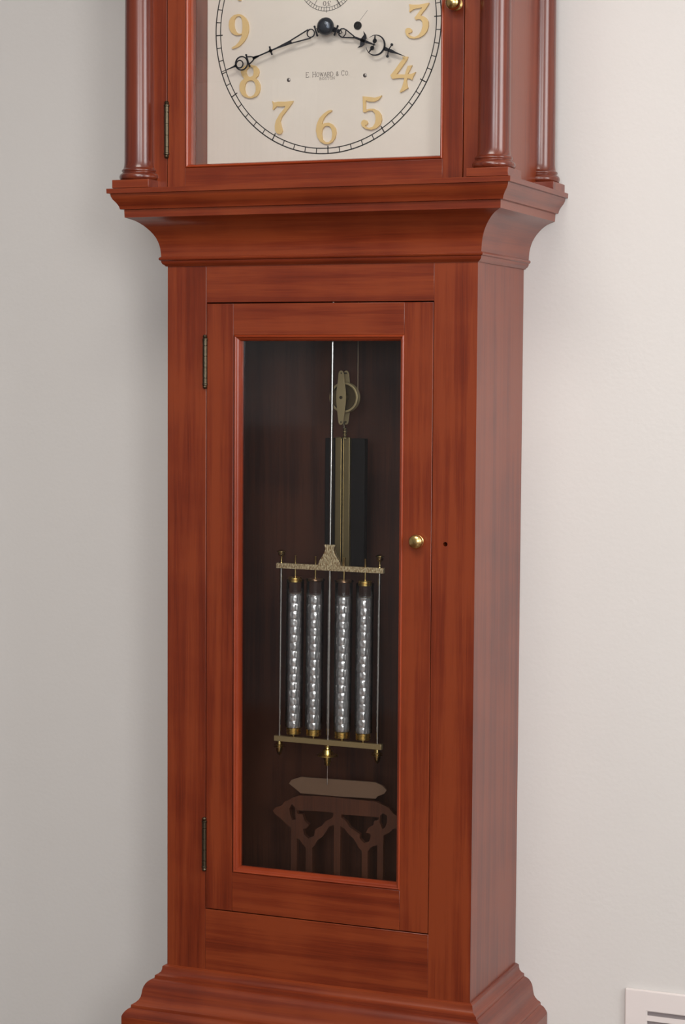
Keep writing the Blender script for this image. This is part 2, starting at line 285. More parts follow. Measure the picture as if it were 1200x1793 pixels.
def empty(name, loc, label, cat, group=None, rot=None):
    o = bpy.data.objects.new(name, None); COL.objects.link(o); o.location = loc; o.empty_display_size = .1
    if rot: o.rotation_euler = rot
    o['label'] = label; o['category'] = cat
    if group: o['group'] = group
    return o
def struct(o): o['kind'] = 'structure'; return o
def part(mb, name, mat, root, **k):
    """mesh modelled in world coordinates, parented to a root standing anywhere"""
    o = mb.build(name, mat, None, **k); parent_keep(o, root); return o
def world_of(o):
    mtx = Matrix.LocRotScale(o.location, o.rotation_euler, None)
    if o.parent: mtx = world_of(o.parent) @ o.matrix_parent_inverse @ mtx
    return mtx
def parent_keep(o, p):
    o.parent = p; o.matrix_parent_inverse = world_of(p).inverted()
    return o
def one(fn, name, mat, root, **k):
    b = MB(); fn(b); return part(b, name, mat, root, **k)
def arc(cx, cz, r, a0, a1, n=10): return [(cx + r * cos(a0 + (a1 - a0) * i / n), cz + r * sin(a0 + (a1 - a0) * i / n)) for i in range(n + 1)]
def circle(cx, cz, r, n=24): return [(cx + r * cos(2 * pi * i / n), cz + r * sin(2 * pi * i / n)) for i in range(n)]

# ------------------------------------------------------------------ the room
T = .12
def wall(name, x0, x1, y0, y1, z0, z1, mat): 
    b = MB(); b.box(x0, x1, y0, y1, z0, z1, 'x'); return struct(b.build(name, mat))
wall('wall_back', RX0 - T, RX1 + T, RY1, RY1 + T, 0, RZ, WALL)
wall('wall_left', RX0 - T, RX0, RY0, RY1, 0, RZ, SHADEWALL)
wall('ceiling', RX0 - T, RX1 + T, RY0 - T, RY1 + T, RZ, RZ + T, CEIL)
FLOORM = wood('floor_oak', (.06, .028, .013), (.09, .042, .02), (.12, .06, .03), rough=.4, coat=.2)
fl = MB()
fl.box(RX0 - T, RX1 + T, RY0 - T, RY1 + T, -.06, 0, 'y')
struct(fl.build('floor', FLOORM))
def pierced_wall(name, axis, at0, at1, lo, hi, wins, mat):
    """a wall along x or y with rectangular window openings (a, b, z0, z1)"""
    b = MB()
    loops = [[(lo, 0), (hi, 0), (hi, RZ), (lo, RZ)]] + [[(a, z0), (c, z0), (c, z1), (a, z1)] for a, c, z0, z1 in wins]
    b.prism(loops, at0, at1, 'x')
    if axis == 'y': b.v = [(y, x, z) for x, y, z in b.v]; b.f = [tuple(reversed(f)) for f in b.f]
    return struct(b.build(name, mat, sharp=20))
pierced_wall('wall_right', 'y', RX1, RX1 + T, RY0, RY1, [(-1.55, -.55, 1.26, 2.52), (-4.05, -3.05, 1.26, 2.52)], FARWALL)
pierced_wall('wall_front', 'x', RY0 - T, RY0, RX0 - T, RX1 + T, [(.90, 2.00, 1.26, 2.52), (-2.66, -2.06, 1.14, 2.52)], SHADEWALL)
def window(n, axis, a, c, at, z0=1.26, z1=2.52):
    b = MB(); t = .05
    for x0, x1, q0, q1 in ((a, c, z0, z0 + t), (a, c, z1 - t, z1), (a, a + t, z0 + t, z1 - t), (c - t, c, z0 + t, z1 - t),
                           (a + t, c - t, (z0 + z1) / 2 - .02, (z0 + z1) / 2 + .02)):
        b.box(x0, x1, at, at + .04, q0, q1)
    g = MB(); g.box(a + t, c - t, at + .017, at + .021, z0 + t, z1 - t)
    if axis == 'y':
        for q in (b, g): q.v = [(y, x, z) for x, y, z in q.v]; q.f = [tuple(reversed(f)) for f in q.f]
    o = struct(b.build('window_%d' % n, TRIMWHITE, bevel=.002)); p = g.build('pane', GLASS, o)
window(1, 'y', -1.55, -.55, RX1 + .05); window(2, 'y', -4.05, -3.05, RX1 + .05); window(3, 'x', .90, 2.00, RY0 - .09)
window(4, 'x', -2.66, -2.06, RY0 - .09, 1.14)  # unseen window, added to give the door glass something pale to reflect
b = MB()
for k in range(24): b.tube((-2.64 + k * .0240, RY0 - .030, 1.10), (-2.64 + k * .0240, RY0 - .030, 2.55), .0135, 10)
CURT = simple('reflection_cloth', (.74, .77, .80), .8)
o = b.build('reflection_curtain', CURT, bpy.data.objects['window_4'])  # pale cloth added as a reflector for the door glass
def board(name, x0, x1, y0, y1):
    b = MB(); b.box(x0, x1, y0, y1, 0, .11, 'x'); struct(b.build(name, TRIMWHITE, bevel=.004))
board('baseboard_back', RX0 + .016, -.30, RY1 - .015, RY1); board('baseboard_back', .30, RX1 - .016, RY1 - .015, RY1)
board('baseboard_left', RX0, RX0 + .015, RY0, RY1); board('baseboard_right', RX1 - .015, RX1, RY0, RY1)

# ------------------------------------------------------------------ wall vent
vent = empty('wall_vent', (.574, RY1, .38), 'white painted metal vent grille low on the wall right of the clock', 'vent')
b = MB(); x0, x1, zt, zb = .394, .754, .4825, .283; y = RY1 - .0062
loops = [[(x0, zb), (x1, zb), (x1, zt), (x0, zt)], [(x0 + .0325, zb + .029), (x1 - .0325, zb + .029), (x1 - .0325, zt - .0302), (x0 + .0325, zt - .0302)]]
b.prism(loops, y, RY1 - .0005, 'x'); part(b, 'frame', TRIMWHITE, vent, bevel=.0022)
one(lambda b: b.box(x0 + .02, x1 - .02, RY1 - .0004, RY1 - .0001, zb + .02, zt - .02), 'backing', simple('vent_duct_grey', (.30, .26, .26), .7), vent)
z = zt - .0302 - .0052
while z > zb + .034:
    b = MB(); b.prism([[(0, 0), (.0, -.0080), (.0035, -.0095), (.0035, -.0015)]], x0 + .031, x1 - .031)
    b.v = [(yy, RY1 - .0056 + xx, z + zz) for xx, yy, zz in b.v]; b.f = [tuple(reversed(f)) for f in b.f]
    part(b, 'slat', TRIMWHITE, vent, sharp=20); z -= .0134

# ------------------------------------------------------------------ the longcase clock
clock = empty('longcase_clock', (0, .09, 0), 'tall reddish mahogany floor clock standing against the pale wall', 'clock')
YB = RY1 - .0005
CORNICE = [(-.03, 1.6035), (.0632, 1.6035), (.0629, 1.5970), (.0592, 1.5964), (.0586, 1.5930), (.0567, 1.5890), (.0530, 1.5845), (.0503, 1.5800),
           (.0492, 1.5759), (.0449, 1.5752), (.0444, 1.5648), (.0390, 1.5629), (.0340, 1.5609), (.0297, 1.5583), (.0250, 1.5546), (.0213, 1.5508),
           (.0177, 1.5468), (.0148, 1.5427), (.0121, 1.5380), (.0101, 1.5330), (.0086, 1.5280), (.0076, 1.5230), (.0070, 1.5170), (.0067, 1.5117),
           (.0086, 1.5108), (.0096, 1.5090), (.0090, 1.5073), (.0068, 1.5060), (.0066, 1.5040), (.0052, 1.5015), (.0026, 1.4996), (.0020, 1.4985), (-.012, 1.4985)]
one(lambda b: b.case_sweep(CORNICE, .23, 0, YB), 'cornice', WOOD, clock, sharp=28)
BASE = [(-.012, .4985), (.0003, .4985), (.0020, .4980), (.0050, .4966), (.0054, .4925), (.0064, .4890), (.0090, .4862), (.0131, .4845), (.0135, .4801),
        (.0172, .4790), (.0206, .4767), (.0232, .4736), (.0251, .4700), (.0264, .4654), (.0272, .4600), (.0283, .4550), (.0302, .4514), (.0337, .4478),
        (.0384, .4451), (.0387, .4411), (.0420, .4396), (.0449, .4368), (.0472, .4334), (.0486, .4301), (.0484, .4296), (.0400, .4296)]
one(lambda b: b.case_sweep(BASE, .23, 0, YB), 'base_moulding', WOOD, clock, sharp=28)
# plinth box below
def f(b):
    b.box(-.2788, .2788, -.0488, -.027, .10, .4297, 'x')
one(f, 'base_panel', WOOD, clock, bevel=.0008)
for s_ in (-1, 1):
    one(lambda b: b.box(min(s_ * .2788, s_ * .257), max(s_ * .2788, s_ * .257), -.0268, YB, .10, .4297, 'y'), 'base_side', WOOD, clock, bevel=.0008)
one(lambda b: b.case_sweep([(0, .106), (.008, .100), (.012, .09), (.012, 0)], .2788, -.0488, YB), 'plinth', WOOD, clock)
one(lambda b: b.box(-.2565, .2565, -.0268, .19, .44, .458, 'x'), 'case_floor', WOOD_IN, clock)
one(lambda b: b.box(-.2070, .2070, .1895, YB, .46, 2.02, 'z'), 'back_board', WOOD_IN, clock)
# waist
one(lambda b: b.box(-.2300, -.1691, 0, .021, .485, 1.512, 'z'), 'front_stile', WOOD, clock, bevel=.0007)
b = MB(); b.prism([[(.1691, .485), (.2300, .485), (.2300, 1.512), (.1691, 1.512)], circle(.188, 1.1216, .0031, 20)], 0, .021, 'z')
st = part(b, 'front_stile', WOOD, clock, sharp=40)
def f(b):
    b.prism([circle(.188, 1.1216, .0042, 20), circle(.188, 1.1216, .0031, 20)], .0212, .0225)
    b.box(.18, .196, .0226, .024, 1.113, 1.130)
k = one(f, 'lock_plate', DARKHOLE, clock); 
one(lambda b: b.box(-.1690, .1690, 0, .021, 1.4475, 1.512, 'x'), 'front_rail', WOOD, clock, bevel=.0006)
one(lambda b: b.box(-.1690, .1690, 0, .021, .485, .5860, 'x'), 'front_rail', WOOD, clock, bevel=.0006)
one(lambda b: b.box(.2100, .2297, .0212, YB, .485, 1.512, 'z'), 'side_panel', WOOD, clock, bevel=.0005)
one(lambda b: b.box(-.2297, -.2100, .0212, YB, .485, 1.512, 'z'), 'side_panel', WOOD, clock, bevel=.0005)
# waist door
def f(b):
    b.box(-.1681, -.127, -.0003, .0205, .5875, 1.4458, 'z'); b.box(.127, .1681, -.0003, .0205, .5875, 1.4458, 'z')
    b.box(-.1269, .1269, -.0003, .0205, 1.4023, 1.4458, 'x'); b.box(-.1269, .1269, -.0003, .0205, .5875, .6430, 'x')
door = one(f, 'waist_door', WOOD, clock, bevel=.0005)
BEAD = [(-.0002, .0010), (.0006, -.0009), (.0022, -.0017), (.0034, -.0009), (.0040, .0010), (.0050, .0012), (.0062, .0026), (.0074, .0050), (.0082, .0080), (.0085, .0140)]
one(lambda b: b.frame_sweep(0.0005, 1.0226, .1268, .3797, BEAD), 'glazing_bead', wood('lit_bead_mahogany', (.15, .019, .005), (.20, .027, .007), (.26, .040, .011), rough=.24, coat=.05), door, sharp=50)  # lighter than the case wood, the lit look of the bead is in the colour
one(lambda b: b.box(-.1262, .1272, .0112, .0139, .6435, 1.4018), 'glass_pane', GLASS, door)
def knob(name, x, y, z, root, r=.0088, ln=1.0):
    b = MB(); k = r / .0088
    b.lathe([(.0001, -.001), (.0075 * k, -.001), (.0075 * k, .001), (.0058 * k, .0022), (.0036 * k, .0035), (.0034 * k, .006), (.0048 * k, .0078), (.0074 * k, .0092), (.0086 * k, .0115), (.0089 * k, .0145),
             (.0084 * k, .0175), (.0070 * k, .0200), (.0048 * k, .0218), (.0024 * k, .0227), (.0001, .0229)], (x, y, z), 'y', 32)
    b.v = [(p[0], y + (p[1] - y) * ln, p[2]) for p in b.v]
    return part(b, name, BRASS, root, sharp=50)
knob('door_knob', .1488, -.0003, 1.1240, door, .0098, .62)
def hinge(x, y, z0, z1, root):
    h = z1 - z0; b = MB(); r = .0034; m_ = h / 5
    p = [(.0001, 0), (.0022, .0005), (.0034, .0025), (.0026, .0048), (.0040, .0056), (.0040, .0072), (r, .0078)]
    for k in range(1, 5):
        q = m_ * k
        p += [(r, q - .0005), (r - .0008, q - .0003), (r - .0008, q + .0003), (r, q + .0005)]
    p += [(r, h - .0078), (.0040, h - .0072), (.0040, h - .0056), (.0026, h - .0048), (.0034, h - .0025), (.0022, h - .0005), (.0001, h)]
    b.lathe(p, (x, y - .0012, z0), 'z', 16)
    b.box(x - .0028, x + .0028, y - .0006, y + .0015, z0 + .008, z1 - .008)
    return part(b, 'hinge', BRASS_DARK, root, sharp=30)
hinge(-.1700, -.001, 1.3269, 1.4028, door); hinge(-.1698, -.001, .6408, .7191, door)

# hood
HY = -.027; HX = .262; HT = 2.03
one(lambda b: b.box(-HX, HX, HY - .0, YB - .002, 1.6037, 1.6045, 'x'), 'hood_floor', WOOD, clock)
for s_ in (-1, 1):
    one(lambda b: b.box(min(s_ * .2172, s_ * HX), max(s_ * .2172, s_ * HX), HY, HY + .022, 1.6046, HT, 'z'), 'hood_stile', WOOD, clock, bevel=.0005)
    one(lambda b: b.box(min(s_ * .2420, s_ * (HX - .0003)), max(s_ * .2420, s_ * (HX - .0003)), HY + .0222, YB, 1.6046, HT, 'z'), 'hood_side', WOOD, clock, bevel=.0005)
DX, DZ = .1885, 1.8243      # dial opening
def f(b):
    b.box(-.2163, -DX, HY - .0004, HY + .0200, 1.6052, HT - .004, 'z'); b.box(DX, .2163, HY - .0004, HY + .0200, 1.6052, HT - .004, 'z')
    b.box(-DX, DX, HY - .0004, HY + .0200, 1.6052, 1.6320, 'x'); b.box(-DX, DX, HY - .0004, HY + .0200, 2.0166, HT - .004, 'x')
hdoor = one(f, 'hood_door', WOOD, clock, bevel=.0005)
HBEAD = [(-.0002, HY + .001), (.0006, HY - .0012), (.0019, HY - .0018), (.0032, HY - .0008), (.0040, HY + .0012), (.0048, HY + .0036), (.0055, HY + .0065), (.0058, HY + .0200)]
one(lambda b: b.frame_sweep(0, DZ, DX, .1923, HBEAD), 'glazing_bead', bpy.data.materials['lit_bead_mahogany'], hdoor, sharp=50)
one(lambda b: b.box(-DX + .001, DX - .001, HY + .0120, HY + .0142, 1.6330, 2.0160), 'glass_pane', DIALGLASS, hdoor)
hinge(-.2168, HY - .001, 1.6458, 1.7251, hdoor); hinge(-.2168, HY - .001, 1.925, 2.004, hdoor)
knob('hood_knob', .2060, HY - .0004, 1.8312, hdoor, .0098)
# dial surround (reveal between door and dial)
def f(b):
    q = DX - .0060; y0 = HY + .0205; y1 = .0295
    b.box(-.20, -q, y0, y1, 1.6260, 2.02, 'z'); b.box(q, .20, y0, y1, 1.6260, 2.02, 'z')
    b.box(-q, q, y0, y1, 1.6260, DZ - .1923 + .0060, 'x'); b.box(-q, q, y0, y1, DZ + .1923 - .0060, 2.02, 'x')
one(f, 'dial_surround', WOOD, clock)
# columns
def column(x, y):
    q = MB(); q.box(x - .0285, x + .0285, y - .0285, min(y + .0285, YB), 1.6046, 1.6160, 'x'); part(q, 'column_plinth', WOOD, clock, bevel=.0006)
    c = MB(); r = .0213
    prof = [(.020, 1.6161), (.0255, 1.6161), (.0274, 1.6175), (.0284, 1.6200), (.0284, 1.6222), (.0273, 1.6246), (.0252, 1.6262), (.0243, 1.6266), (.0240, 1.6276), (.0247, 1.6284),
            (.0252, 1.6296), (.0250, 1.6308), (.0240, 1.6318), (.0230, 1.6322), (.0224, 1.6340), (.0217, 1.6375), (r, 1.6420)]
    top = 1.990
    for k in range(1, 12): prof.append((r - .0016 * k / 11, 1.642 + (top - 1.642) * k / 11))
    rt = r - .0016
    prof += [(rt + .001, top + .003), (rt + .003, top + .004), (rt + .0035, top + .007), (rt + .001, top + .009), (rt + .001, top + .016), (rt + .005, top + .019), (rt + .007, top + .024), (.020, top + .0245)]
    c.lathe(prof, (x, y, 0), 'z', 48); part(c, 'column', WOOD_COL, clock, sharp=60)
    q = MB(); q.box(x - .0285, x + .0285, y - .0285, min(y + .0285, YB), top + .0246, HT, 'x'); part(q, 'column_capital', WOOD, clock, bevel=.0006)
for s_ in (-1, 1):
    column(s_ * .2595, -.0275); column(s_ * .2595, .1790)
TOP = [(-.03, HT), (.028, HT), (.030, HT + .012), (.036, HT + .02), (.046, HT + .035), (.058, HT + .045), (.064, HT + .047), (.064, HT + .057), (-.05, HT + .058)]
one(lambda b: b.case_sweep(TOP, HX, HY, YB), 'hood_cornice', WOOD, clock, sharp=28)
one(lambda b: b.box(-HX, HX, HY, YB, HT + .040, HT + .0575, 'x'), 'hood_top', WOOD, clock)

# ------------------------------------------------------------------ dial
DY = .030
dial = one(lambda b: b.box(-.192, .192, DY, DY + .003, 1.630, 2.018), 'dial', DIAL, clock)
CX, CZ, KX = -.0023, 1.8243, 1.0
RO, RI, RT = .1671, .1601, .1577; KZ = 1.0354; ROT = radians(-1.28)
def dp(r, t): t += ROT; return (CX + r * sin(t), CZ + KZ * r * cos(t))
def seg2(b, p, q, w_, y0, y1):
    dx, dz = q[0] - p[0], q[1] - p[1]; L = math.hypot(dx, dz) or 1e-9; nx, nz = -dz / L * w_ / 2, dx / L * w_ / 2
    b.prism([[(p[0] - nx, p[1] - nz), (q[0] - nx, q[1] - nz), (q[0] + nx, q[1] + nz), (p[0] + nx, p[1] + nz)]], y0, y1)
def ringp(b, fn, r, w_, y0, y1, n=120):
    b.prism([[fn(r + w_ / 2, 2 * pi * i / n) for i in range(n)], [fn(r - w_ / 2, 2 * pi * i / n) for i in range(n)]], y0, y1)
IK = (DY - .00025, DY + .0004)
def f(b):
    ringp(b, dp, RO, .00155, *IK, n=180); ringp(b, dp, RI, .0013, *IK, n=180)
    for k in range(60):
        t = 2 * pi * k / 60
        seg2(b, dp(RT - .0008 if k % 5 == 0 else RI, t), dp(RO + (.0 if k % 5 else .0), t), .0015 if k % 5 == 0 else .0012, *IK)
one(f, 'minute_track', INK, dial, sharp=20)
SX, SZ = -.0016, 1.8856
def spt(r, t): return (SX + r * sin(t), SZ + r * cos(t))
def f(b):
    ringp(b, spt, .0410, .00065, *IK, n=90); ringp(b, spt, .0362, .00055, *IK, n=90)
    for k in range(60):
        t = 2 * pi * k / 60
        r0, r1 = (.0362, .0410)
        if k % 30 == 0: r0, r1 = .0338, .0432
        elif k % 5 == 0 and k % 10: r0 = .0285
        seg2(b, spt(r0, t), spt(r1, t), .0006, *IK)
one(f, 'seconds_track', INK, dial, sharp=20)
# the numeral 30 on the seconds ring stands upside down
def f(b):
    c3 = (.133, 1.827); L3 = NUMERALS['3'][0]; s3 = .0066 / .0465
    xs = [p[0] for p in L3]; zs = [p[1] for p in L3]; mx, mz = (min(xs) + max(xs)) / 2, (min(zs) + max(zs)) / 2
    b.prism([[(.0019 - (p[0] - mx) * s3 * 1.05, 1.8549 - (p[1] - mz) * s3) for p in L3]], *IK)
    b.prism([[(-.0048 + .0025 * cos(t), 1.8549 + .0033 * sin(t)) for t in [2 * pi * i / 20 for i in range(20)]],
             [(-.0048 + .0013 * cos(t), 1.8549 + .0028 * sin(t)) for t in [2 * pi * i / 20 for i in range(20)]]], *IK)
one(f, 'seconds_numeral', GREYINK, dial, sharp=20)
def f(b):
    seg2(b, (SX, SZ), (.0197, 1.8505), .0011, DY - .0045, DY - .0038)
    b.lathe([(.0001, 0), (.003, 0), (.003, .006), (.0001, .006)], (SX, DY, SZ), 'y', 20)
one(f, 'seconds_hand', BLUED, dial)

NY = (DY - .0032, DY + .0002)
ONE = [[(-.1345, 1.8668), (-.1300, 1.8660), (-.1330, 1.8760), (-.1350, 1.9000), (-.1355, 1.9120), (-.1420, 1.9090), (-.1425, 1.9060), (-.1395, 1.9060), (-.1390, 1.8950), (-.1375, 1.8760)]]
for k_, loops in NUMERALS.items():
    one(lambda b: b.prism(loops, *NY), 'numeral', GOLDNUM, dial, sharp=25)
def f(b):
    b.prism(ONE, *NY)
    b.prism([[(-.112 + .0125 * cos(t), 1.9 + .021 * sin(t)) for t in [2 * pi * i / 28 for i in range(28)]], [(-.112 + .006 * cos(t), 1.9 + .0175 * sin(t)) for t in [2 * pi * i / 28 for i in range(28)]]], *NY)
one(f, 'numeral', GOLDNUM, dial, sharp=25)

# maker's lettering
GL = {'E': [[(0, 0), (0, 1)], [(-.1, 1), (.6, 1), (.6, .85)], [(-.1, 0), (.62, 0), (.62, .18)], [(0, .52), (.42, .52)]],
      'H': [[(0, 0), (0, 1)], [(.7, 0), (.7, 1)], [(0, .52), (.7, .52)], [(-.12, 0), (.14, 0)], [(-.12, 1), (.14, 1)], [(.56, 0), (.82, 0)], [(.56, 1), (.82, 1)]],
      'O': [[(.38 + .38 * cos(t), .5 + .5 * sin(t)) for t in [2 * pi * i / 14 for i in range(15)]]],
      'W': [[(0, 1), (.25, 0), (.48, .95), (.72, 0), (.97, 1)], [(-.1, 1), (.12, 1)], [(.86, 1), (1.07, 1)]],
      'A': [[(0, 0), (.38, 1), (.76, 0)], [(.15, .36), (.62, .36)], [(-.1, 0), (.12, 0)], [(.62, 0), (.88, 0)]],
      'R': [[(0, 0), (0, 1), (.4, 1), (.58, .88), (.58, .62), (.4, .5), (0, .5)], [(.34, .5), (.68, 0)], [(-.12, 0), (.14, 0)], [(-.12, 1), (0, 1)]],
      'D': [[(0, 0), (0, 1), (.4, 1), (.68, .75), (.7, .3), (.45, 0), (0, 0)], [(-.12, 0), (0, 0)], [(-.12, 1), (0, 1)]],
      'C': [[(.38 + .38 * cos(t), .5 + .5 * sin(t)) for t in [.7 + (2 * pi - 1.4) * i / 12 for i in range(13)]], [(.67, .98), (.67, .72)]],
      'B': [[(0, 0), (0, 1), (.4, 1), (.55, .88), (.55, .62), (.4, .53), (0, .53)], [(.4, .53), (.62, .4), (.62, .12), (.42, 0), (0, 0)], [(-.12, 0), (0, 0)], [(-.12, 1), (0, 1)]],
      'S': [[(.52, .86), (.5, 1), (.25, 1), (.06, .88), (.06, .66), (.5, .38), (.56, .16), (.4, 0), (.08, 0), (.05, .18)]],
      'T': [[(.35, 0), (.35, 1)], [(0, .82), (0, 1), (.7, 1), (.7, .82)], [(.2, 0), (.5, 0)]],
      'N': [[(0, 0), (0, 1), (.66, 0), (.66, 1)], [(-.12, 0), (.12, 0)], [(.54, 1), (.78, 1)], [(-.12, 1), (0, 1)]],
      '&': [[(.72, 0), (.2, .68), (.22, .92), (.4, 1), (.55, .9), (.52, .7), (.12, .38), (.06, .16), (.22, 0), (.45, 0), (.72, .42)]],
      '.': [[(.05, 0), (.05, .09)]]}
WID = {'E': .62, 'H': .72, 'O': .76, 'W': .98, 'A': .76, 'R': .66, 'D': .7, 'C': .74, 'B': .62, 'S': .56, 'T': .7, 'N': .66, '&': .74, '.': .1, ' ': .32}
def lettering(b, txt, x0, x1, z0, h, tall=(), stroke=.00055):
    tot = sum(WID[c] * (1.2 if i in tall else 1) + .3 for i, c in enumerate(txt)) - .3; sx = (x1 - x0) / tot; x = x0
    for i, c in enumerate(txt):
        kk = 1.2 if i in tall else 1
        for pl in GL.get(c, []):
            for p, q in zip(pl, pl[1:]):
                seg2(b, (x + p[0] * sx * kk, z0 + p[1] * h * kk), (x + q[0] * sx * kk, z0 + q[1] * h * kk), stroke, *IK)
        x += (WID[c] * kk + .3) * sx
one(lambda b: lettering(b, 'E. HOWARD & CO.', -.0318, .0320, 1.7562, .0056, (0, 3, 12), .00062), 'lettering', GREYINK, dial, sharp=20)
one(lambda b: lettering(b, 'BOSTON', -.0115, .0105, 1.7517, .0034, (), .00038), 'lettering', GREYINK, dial, sharp=20)
for x, z in ((-.0579, 1.7540), (.0554, 1.7547)):
    def f(b):
        b.lathe([(.0001, -.0003), (.0027, -.0003), (.0027, .0006), (.0018, .0012), (.0001, .0013)], (x, DY, z), 'y', 20)
    one(f, 'dial_screw', simple('screw_steel', (.22, .20, .19), .35, .8), dial)
one(lambda b: (b.prism([circle(.0444, 1.8221, .0056, 28), circle(.0444, 1.8221, .0040, 28)], DY - .0012, DY + .0001), b.lathe([(.0001, -.0002), (.0040, -.0002), (.0040, .0003), (.0018, .0004), (.0016, .0012), (.0001, .0013)], (.0444, DY, 1.8221), 'y', 20)), 'winding_hole', DARKHOLE, dial)
one(lambda b: seg2(b, (.0465, 1.828), (.0585, 1.842), .00035, *IK), 'dial_scratch', GREYINK, dial)

# hands: built flat, s along the hand, t across it
def hand(name, hub, tip, y, build):
    dx, dz = tip[0] - hub[0], tip[1] - hub[1]; L = math.hypot(dx, dz); ux, uz = dx / L, dz / L
    P = lambda s, t: (hub[0] + ux * s - uz * t, hub[1] + uz * s + ux * t)
    b = MB(); yy = (y, y + .0012)
    class H:
        def line(_, pts, w0, w1=None):
            w1 = w0 if w1 is None else w1; n = len(pts) - 1
            for i in range(n):
                a_, c_ = pts[i], pts[i + 1]; wa = w0 + (w1 - w0) * i / n; wb = w0 + (w1 - w0) * (i + 1) / n
                d = (c_[0] - a_[0], c_[1] - a_[1]); l = math.hypot(*d) or 1e-9; nx, nt = -d[1] / l, d[0] / l
                b.prism([[P(a_[0] - nx * wa / 2, a_[1] - nt * wa / 2), P(c_[0] - nx * wb / 2, c_[1] - nt * wb / 2), P(c_[0] + nx * wb / 2, c_[1] + nt * wb / 2), P(a_[0] + nx * wa / 2, a_[1] + nt * wa / 2)]], *yy)
        def ring(_, s, t, r, w_): b.prism([[P(s + (r + w_ / 2) * cos(a), t + (r + w_ / 2) * sin(a)) for a in [2 * pi * i / 28 for i in range(28)]], [P(s + (r - w_ / 2) * cos(a), t + (r - w_ / 2) * sin(a)) for a in [2 * pi * i / 28 for i in range(28)]]], *yy)
        def disc(_, s, t, r, k=1): b.prism([[P(s + r * k * cos(a), t + r * sin(a)) for a in [2 * pi * i / 20 for i in range(20)]]], *yy)
        def poly(_, pts): b.prism([[P(*p) for p in pts]], *yy)
    build(H(), L); return part(b, name, BLUED, dial, sharp=25)
HUB = (.0028, 1.8212)
def minute(h, L):
    h.line([(0, 0), (.014, 0)], .0055)
    h.line([(.0160, -.0062), (.0160, .0062)], .0022); h.disc(.0160, .0064, .0014); h.disc(.0160, -.0064, .0014); h.line([(.0130, -.0035), (.0130, .0035)], .0020)
    h.ring(.0240, 0, .0054, .0015)
    h.line([(.0262, .0062), (.034, .0050), (.056, .0018)], .0016); h.line([(.0262, -.0062), (.034, -.0050), (.056, -.0018)], .0016)
    h.line([(.055, -.0025), (.055, .0025)], .0012)
    h.poly([(.055, -.0026), (.062, -.0022), (.078, -.0010), (.116, -.0008), (.116, .0008), (.078, .0010), (.062, .0022), (.055, .0026)])
    h.line([(.0870, -.0062), (.0875, -.002), (.0875, .002), (.0870, .0062)], .0022, .0022); h.disc(.0875, 0, .0026)
    h.poly([(.106, -.0010), (.112, -.0018), (.116, -.0020), (.116, .0020), (.112, .0018), (.106, .0010)])
    h.line([(.113, .0005), (.118, .0034), (.1245, .0058)], .0016); h.line([(.113, -.0005), (.118, -.0034), (.1245, -.0058)], .0016)
    h.line([(.1240, -.0078), (.1240, .0078)], .0019); h.disc(.1238, .0082, .0014); h.disc(.1238, -.0082, .0014)
    h.ring(.1340, 0, .0092, .0018); h.ring(.1372, 0, .0052, .0016)
    h.poly([(.1425, -.0022), (.147, -.0010), (.156, -.0006), (L, -.0003), (L, .0003), (.156, .0006), (.147, .0010), (.1425, .0022)])
hand('minute_hand', HUB, (-.1544, 1.7681), .0170, minute)
def hour(h, L):
    h.line([(0, 0), (.0140, 0)], .0065); h.line([(.0145, -.0060), (.0145, .0060)], .0022); h.disc(.0145, .0062, .0014); h.disc(.0145, -.0062, .0014); h.disc(.0180, 0, .0030, .7)
    h.line([(.0195, 0), (.0205, .0042), (.0245, .0058), (.029, .0052), (.036, .0030), (.043, .0009)], .0017); h.line([(.0195, 0), (.0205, -.0042), (.0245, -.0058), (.029, -.0052), (.036, -.0030), (.043, -.0009)], .0017)
    h.line([(.0280, .0048), (.0295, 0), (.0280, -.0048)], .0012); h.line([(.0205, .003), (.024, 0), (.0205, -.003)], .001)
    h.poly([(.042, -.0014), (.052, -.0016), (.058, -.0020), (.076, -.0008), (.076, .0008), (.058, .0020), (.052, .0016), (.042, .0014)])
    for s_ in (1, -1):
        h.poly([(.0530, .0), (.0545, .0042 * s_), (.0555, .0075 * s_), (.0530, .0118 * s_), (.0585, .0085 * s_), (.0610, .0045 * s_), (.0600, 0)])
    cxs = .0770; r = .0142
    n = 22; out = []; inn = []
    for i in range(n + 1):
        a = -radians(152) + radians(304) * i / n
        out.append((cxs + r * cos(a), r * sin(a))); inn.append((cxs - .0002 + (r - .0003 - .0019 * max(.05, cos(a * .56))) * cos(a), (r - .0003 - .0019 * max(.05, cos(a * .56))) * sin(a)))
    h.poly(out + inn[::-1])
    h.line([(.0740, 0), (.0735, .0040), (.0735, .0075)], .0010); h.line([(.0740, 0), (.0735, -.0040), (.0735, -.0075)], .0010)
    for s_ in (1, -1):
        h.disc(.0735, .0050 * s_, .0033, .85); h.line([(.0725, .0075 * s_), (.0710, .0125 * s_)], .0022, .0012)
    h.poly([(.0900, -.0030), (.096, -.0020), (.101, -.0024), (.108, -.0012), (L, -.0002), (L, .0002), (.108, .0012), (.101, .0024), (.096, .0020), (.0900, .0030)])
    h.line([(.0985, -.0072), (.0975, -.003), (.0975, .003), (.0985, .0072)], .0012); h.disc(.0988, .0082, .0019); h.disc(.0988, -.0082, .0019)
hand('hour_hand', HUB, (.1165, 1.7759), .0200, hour)
